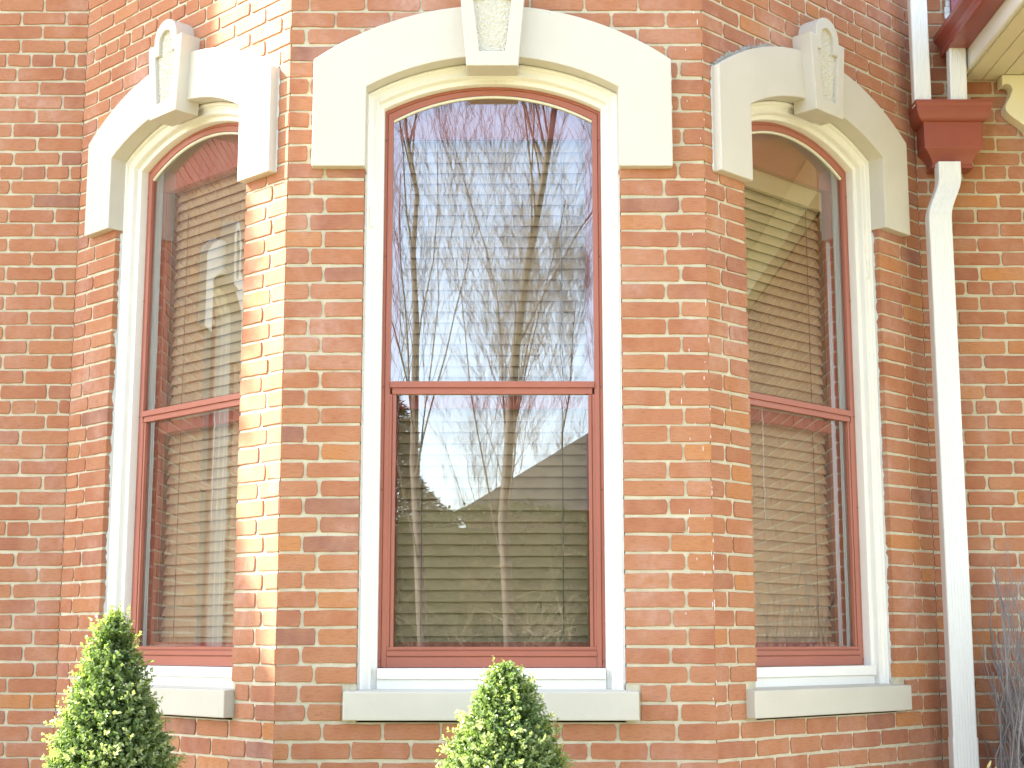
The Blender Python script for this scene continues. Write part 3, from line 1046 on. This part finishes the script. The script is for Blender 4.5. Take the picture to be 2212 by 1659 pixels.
def twig_shrub():
    t = thing('bare_shrub', 'leafless grey twiggy shrub against the brick wall right of the downspout', 'shrub', (2.11, 6.45, 0))
    r = random.Random(14); m = MB()
    def grow(p, d, L, rad_, lv):
        pts = [p]; n = 5
        for i in range(n):
            d = (d + Vector((r.gauss(0, .07), r.gauss(0, .07), .05))).normalized()
            p = p + d * L / n; pts.append(p)
        if min(q.x for q in pts) < -.13: return
        m.tube([tuple(q) for q in pts], [rad_ * (1 - .6 * i / n) for i in range(n + 1)], 4, cap=False)
        if lv > 0:
            for k in range(r.randint(3, 5)):
                q = pts[r.randint(1, n)]
                grow(q, (d + Vector((r.gauss(0, .30), r.gauss(0, .30), r.gauss(.1, .12)))).normalized(), L * r.uniform(.28, .45), rad_ * .5, lv - 1)
    for i in range(120):
        a = r.uniform(0, 2 * pi)
        d = Vector((cos(a) * r.uniform(.0, .11), sin(a) * r.uniform(.0, .16), 1)).normalized()
        grow(Vector((r.gauss(.02, .05), r.gauss(0, .05), .02)), d, r.uniform(1.0, 1.55), .0072, 2)
    m.build('stems', M['grey_twig'], t, None, 0)
    return t
twig_shrub()
def budding():
    t = thing('budding_shrub', 'tips of a low shrub with pale buds at the foot of the white downspout', 'shrub', (1.70, 6.2, 0))
    r = random.Random(4); m = MB()
    for i in range(7):
        p = Vector((r.uniform(-.12, .30), r.gauss(0, .03), 0)); top = Vector((p.x + r.uniform(-.03, .03), p.y, r.uniform(1.10, 1.175)))
        pts = [p.lerp(top, k / 6) + Vector((r.gauss(0, .006), r.gauss(0, .006), 0)) for k in range(7)]
        m.tube([tuple(q) for q in pts], [.004 - .0003 * k for k in range(7)], 5)
        d = Vector((r.gauss(0, .3), r.gauss(0, .2), 1)).normalized()
        e = pts[-1]
        b = MB(); b.tube([tuple(e), tuple(e + d * .010), tuple(e + d * .026), tuple(e + d * .038)], [.003, .006, .005, .0008], 7)
        b.build('bud', M['bud'], t, None, 0, smooth=True)
    m.build('stems', M['grey_twig'], t, None, 0)
budding()

# ---- across the street: what the panes mirror
def bare_tree(label, x, y, H, r0, seed, lean=(0, 0)):
    r = random.Random(seed)
    t = thing('bare_tree', label, 'tree', (x, y, 0), 0, 'bare trees across the lawn')
    tr, cr = MB(), MB()
    def grow(mb, p, d, L, rd, lv):
        n = 12 if lv == 5 else (6 if lv > 2 else 4)
        pts = [p]; rs = [rd]
        up = .10 if lv < 4 else .02
        for i in range(n):
            d = (d + Vector((r.gauss(0, .07 if lv > 3 else .12), r.gauss(0, .07 if lv > 3 else .12), up))).normalized()
            p = p + d * L / n; pts.append(p); rs.append(rd * (1 - (.9 if lv == 5 else .6) * (i + 1) / n))
        mb.tube([tuple(q) for q in pts], rs, 6 if lv > 3 else (4 if lv > 1 else 3), cap=False)
        if lv == 0: return
        k = {5: 24, 4: 7, 3: 5, 2: 4, 1: 3}[lv]
        for i in range(k):
            s = r.uniform(.2 if lv < 5 else .16, 1.0)
            j = min(n - 1, int(s * n)); q = pts[j].lerp(pts[j + 1], s * n - j)
            a = r.uniform(0, 2 * pi)
            sp = r.uniform(.25, .55) if lv < 5 else r.uniform(.22, .42)
            side = Vector((cos(a), sin(a), 0)) * sp
            ln = L * r.uniform(.22, .36) * (1.2 - .6 * s) if lv == 5 else L * r.uniform(.38, .62)
            grow(cr, q, (d + side).normalized() if lv < 5 else (Vector((0, 0, 1)) + side).normalized(), ln, max(.0023, min(.0145, rs[j] * r.uniform(.24, .48))), lv - 1)
    d0 = Vector((lean[0], lean[1], 1)).normalized()
    grow(tr, Vector((0, 0, 0)), d0, H * .92, r0, 5)
    tr.build('trunk', M['bark'], t, None, 0, smooth=True)
    cr.build('crown', M['twig'], t, None, 0)
    return t
T1 = bare_tree('bare upright tree mirrored right of centre in the middle window', -.03, -8.2, 14.0, .092, 3, (.018, 0))
T2 = bare_tree('bare upright tree mirrored left of centre in the middle window', -1.00, -9.0, 13.5, .085, 17, (-.005, 0))
T3 = bare_tree('bare spreading tree mirrored at the right edge of the middle window', 2.3, -12.5, 15.5, .13, 23, (-.03, 0))

for src, x, y, rz, sc, lb in (
                              (T2, -.9, -34.0, 1.2, .95, 'bare tree mirrored far off between the evergreen and the gabled roof'),
                              (T2, 1.0, -37.0, 3.0, 1.0, 'bare tree mirrored behind the tree right of centre'),
                              (T2, 4.2, -16.0, 5.0, 1.05, 'bare tree mirrored before the dark gabled roof')):
    c = src.copy(); COL.objects.link(c)
    c.location = (x, y, 0); c.rotation_euler = (0, 0, rz); c.scale = (sc, sc, sc); c['label'] = lb
    for ch_ in list(src.children):
        d_ = ch_.copy(); COL.objects.link(d_); d_.parent = c

def conifer(label, x, y, H, R, seed, n, col=False, fan=.16):
    r = random.Random(seed)
    t = thing('evergreen_tree', label, 'tree', (x, y, 0), 0, 'evergreen trees around the garden')
    m = MB()
    for i in range(n):
        z = H * (1 - sqrt(r.random())) if not col else r.uniform(.2, H)
        if z < .2: z = .2
        k = (1 - z / H)
        Rz = R * (k ** (.9 if not col else .75)) * (1 + .12 * sin(z * 3.1 + seed))
        a = r.uniform(0, 2 * pi); q = Rz * (1 - abs(r.gauss(0, .16)))
        p = Vector((q * cos(a), q * sin(a), z))
        d = Vector((cos(a), sin(a), r.uniform(-.2, .7))) + Vector((r.gauss(0, .3), r.gauss(0, .3), r.gauss(0, .2)))
        leafs(m, p, d, Vector((0, 0, 1)), fan * r.uniform(.7, 1.5), fan * r.uniform(.3, .6), r.random(), r)
    m.build('crown', M['needle'], t, None, 0, tone=True)
    m = MB(); m.tube([(0, 0, 0), (0, 0, H * .5), (0, 0, H * .95)], [.14, .09, .02], 8)
    m.build('trunk', M['bark'], t, None, 0)
    return t
conifer('dark evergreen mirrored low at the left of the middle window', -3.1, -18.5, 8.2, 3.2, 2, 60000, False, .12)
conifer('smaller dark evergreen mirrored beside the taller one', -5.9, -17.5, 6.0, 2.2, 3, 30000, False, .12)
conifer('slim tall evergreen added out of view to shade the left bay face', -7.9, 8.0, 14.0, 1.62, 6, 48000, True, .18)  # unseen tree, added and shaped to slant the shadow edge on the left face

def dry_shrub():
    t = thing('dry_shrub', 'thin tan arching twigs mirrored over the blinds low in the middle window', 'shrub', (.10, -4.6, 0))
    r = random.Random(77); m = MB()
    for i in range(95):
        a = r.uniform(0, 2 * pi); p = Vector((r.uniform(-1.1, 1.1), r.gauss(0, .25), 0.02))
        d = Vector((cos(a) * .22, sin(a) * .1, 1)).normalized(); L = r.uniform(1.6, 2.9); n = 9
        pts = [p]
        for k in range(n):
            d = (d + Vector((cos(a) * .09 + r.gauss(0, .05), r.gauss(0, .05), -.02))).normalized(); p = p + d * L / n; pts.append(p)
        m.tube([tuple(q) for q in pts], [.0035 * (1 - .07 * k) for k in range(n + 1)], 3, cap=False)
        for b_ in range(6):
            q = pts[r.randint(3, n)]; e = (d + Vector((r.gauss(0, .7), r.gauss(0, .3), r.gauss(0, .5)))).normalized(); l = r.uniform(.15, .5)
            m.tube([tuple(q), tuple(q + e * l * .5 + Vector((0, 0, .02))), tuple(q + e * l)], [.0024, .002, .0014], 3, cap=False)
    m.build('stems', M['straw'], t, None, 0)
dry_shrub()

def neighbour():
    t = thing('neighbour_house', 'low brown house with a dark gabled roof mirrored in the middle window', 'house', (5.2, -24, 0))
    m = MB(); m.box(-5.9, 5.9, -7, 0, 0, 4.9)
    wl = m.build('wall', M['siding'], t, None, 0)
    m = MB()
    m.add([(-6.4, .4, 4.65), (6.4, .4, 4.65), (6.4, -7.4, 4.65), (-6.4, -7.4, 4.65), (0, .4, 8.5), (0, -7.4, 8.5)],
          [(0, 4, 1), (0, 3, 5, 4), (1, 4, 5, 2), (3, 2, 5), (0, 1, 2, 3)])
    m.build('roof', M['slate'], t, None, 0)
    for x in (-3.6, 0, 3.6):
        m = MB(); m.box(x - .6, x + .6, .001, .05, 1.0, 2.4)
        w = m.build('window', M['white'], t, None, 0)
        m = MB(); m.box(x - .52, x + .52, .0501, .06, 1.08, 2.32)
        m.build('pane', M['dark'], w, None, 0)
neighbour()
def hedge():
    r = random.Random(6)
    t = thing('hedge', 'long dark clipped hedge mirrored low in the middle window', 'hedge', (-1, -14, 0))
    m = MB()
    for i in range(30000):
        x = r.uniform(-9, 9); z = r.uniform(0, 3.7) ; y = r.choice((-.6, .6)) + r.gauss(0, .08)
        if r.random() < .3: z = 3.7; y = r.uniform(-.6, .6)
        z += .12 * sin(x * 1.7) + r.gauss(0, .05)
        leafs(m, Vector((x, y, max(.05, z))), Vector((r.gauss(0, 1), 1 if y > 0 else -1, .6 + r.gauss(0, .5))), Vector((0, 0, 1)), .09, .05, r.random(), r)
    m.build('foliage', M['needle'], t, None, 0, tone=True)
    m = MB(); m.box(-8.9, 8.9, -.5, .5, 0.02, 3.5)
    m.build('dark_core', M['inner_bush'], t, None, 0)  # solid dark block standing in for the shaded inside of the hedge
hedge()
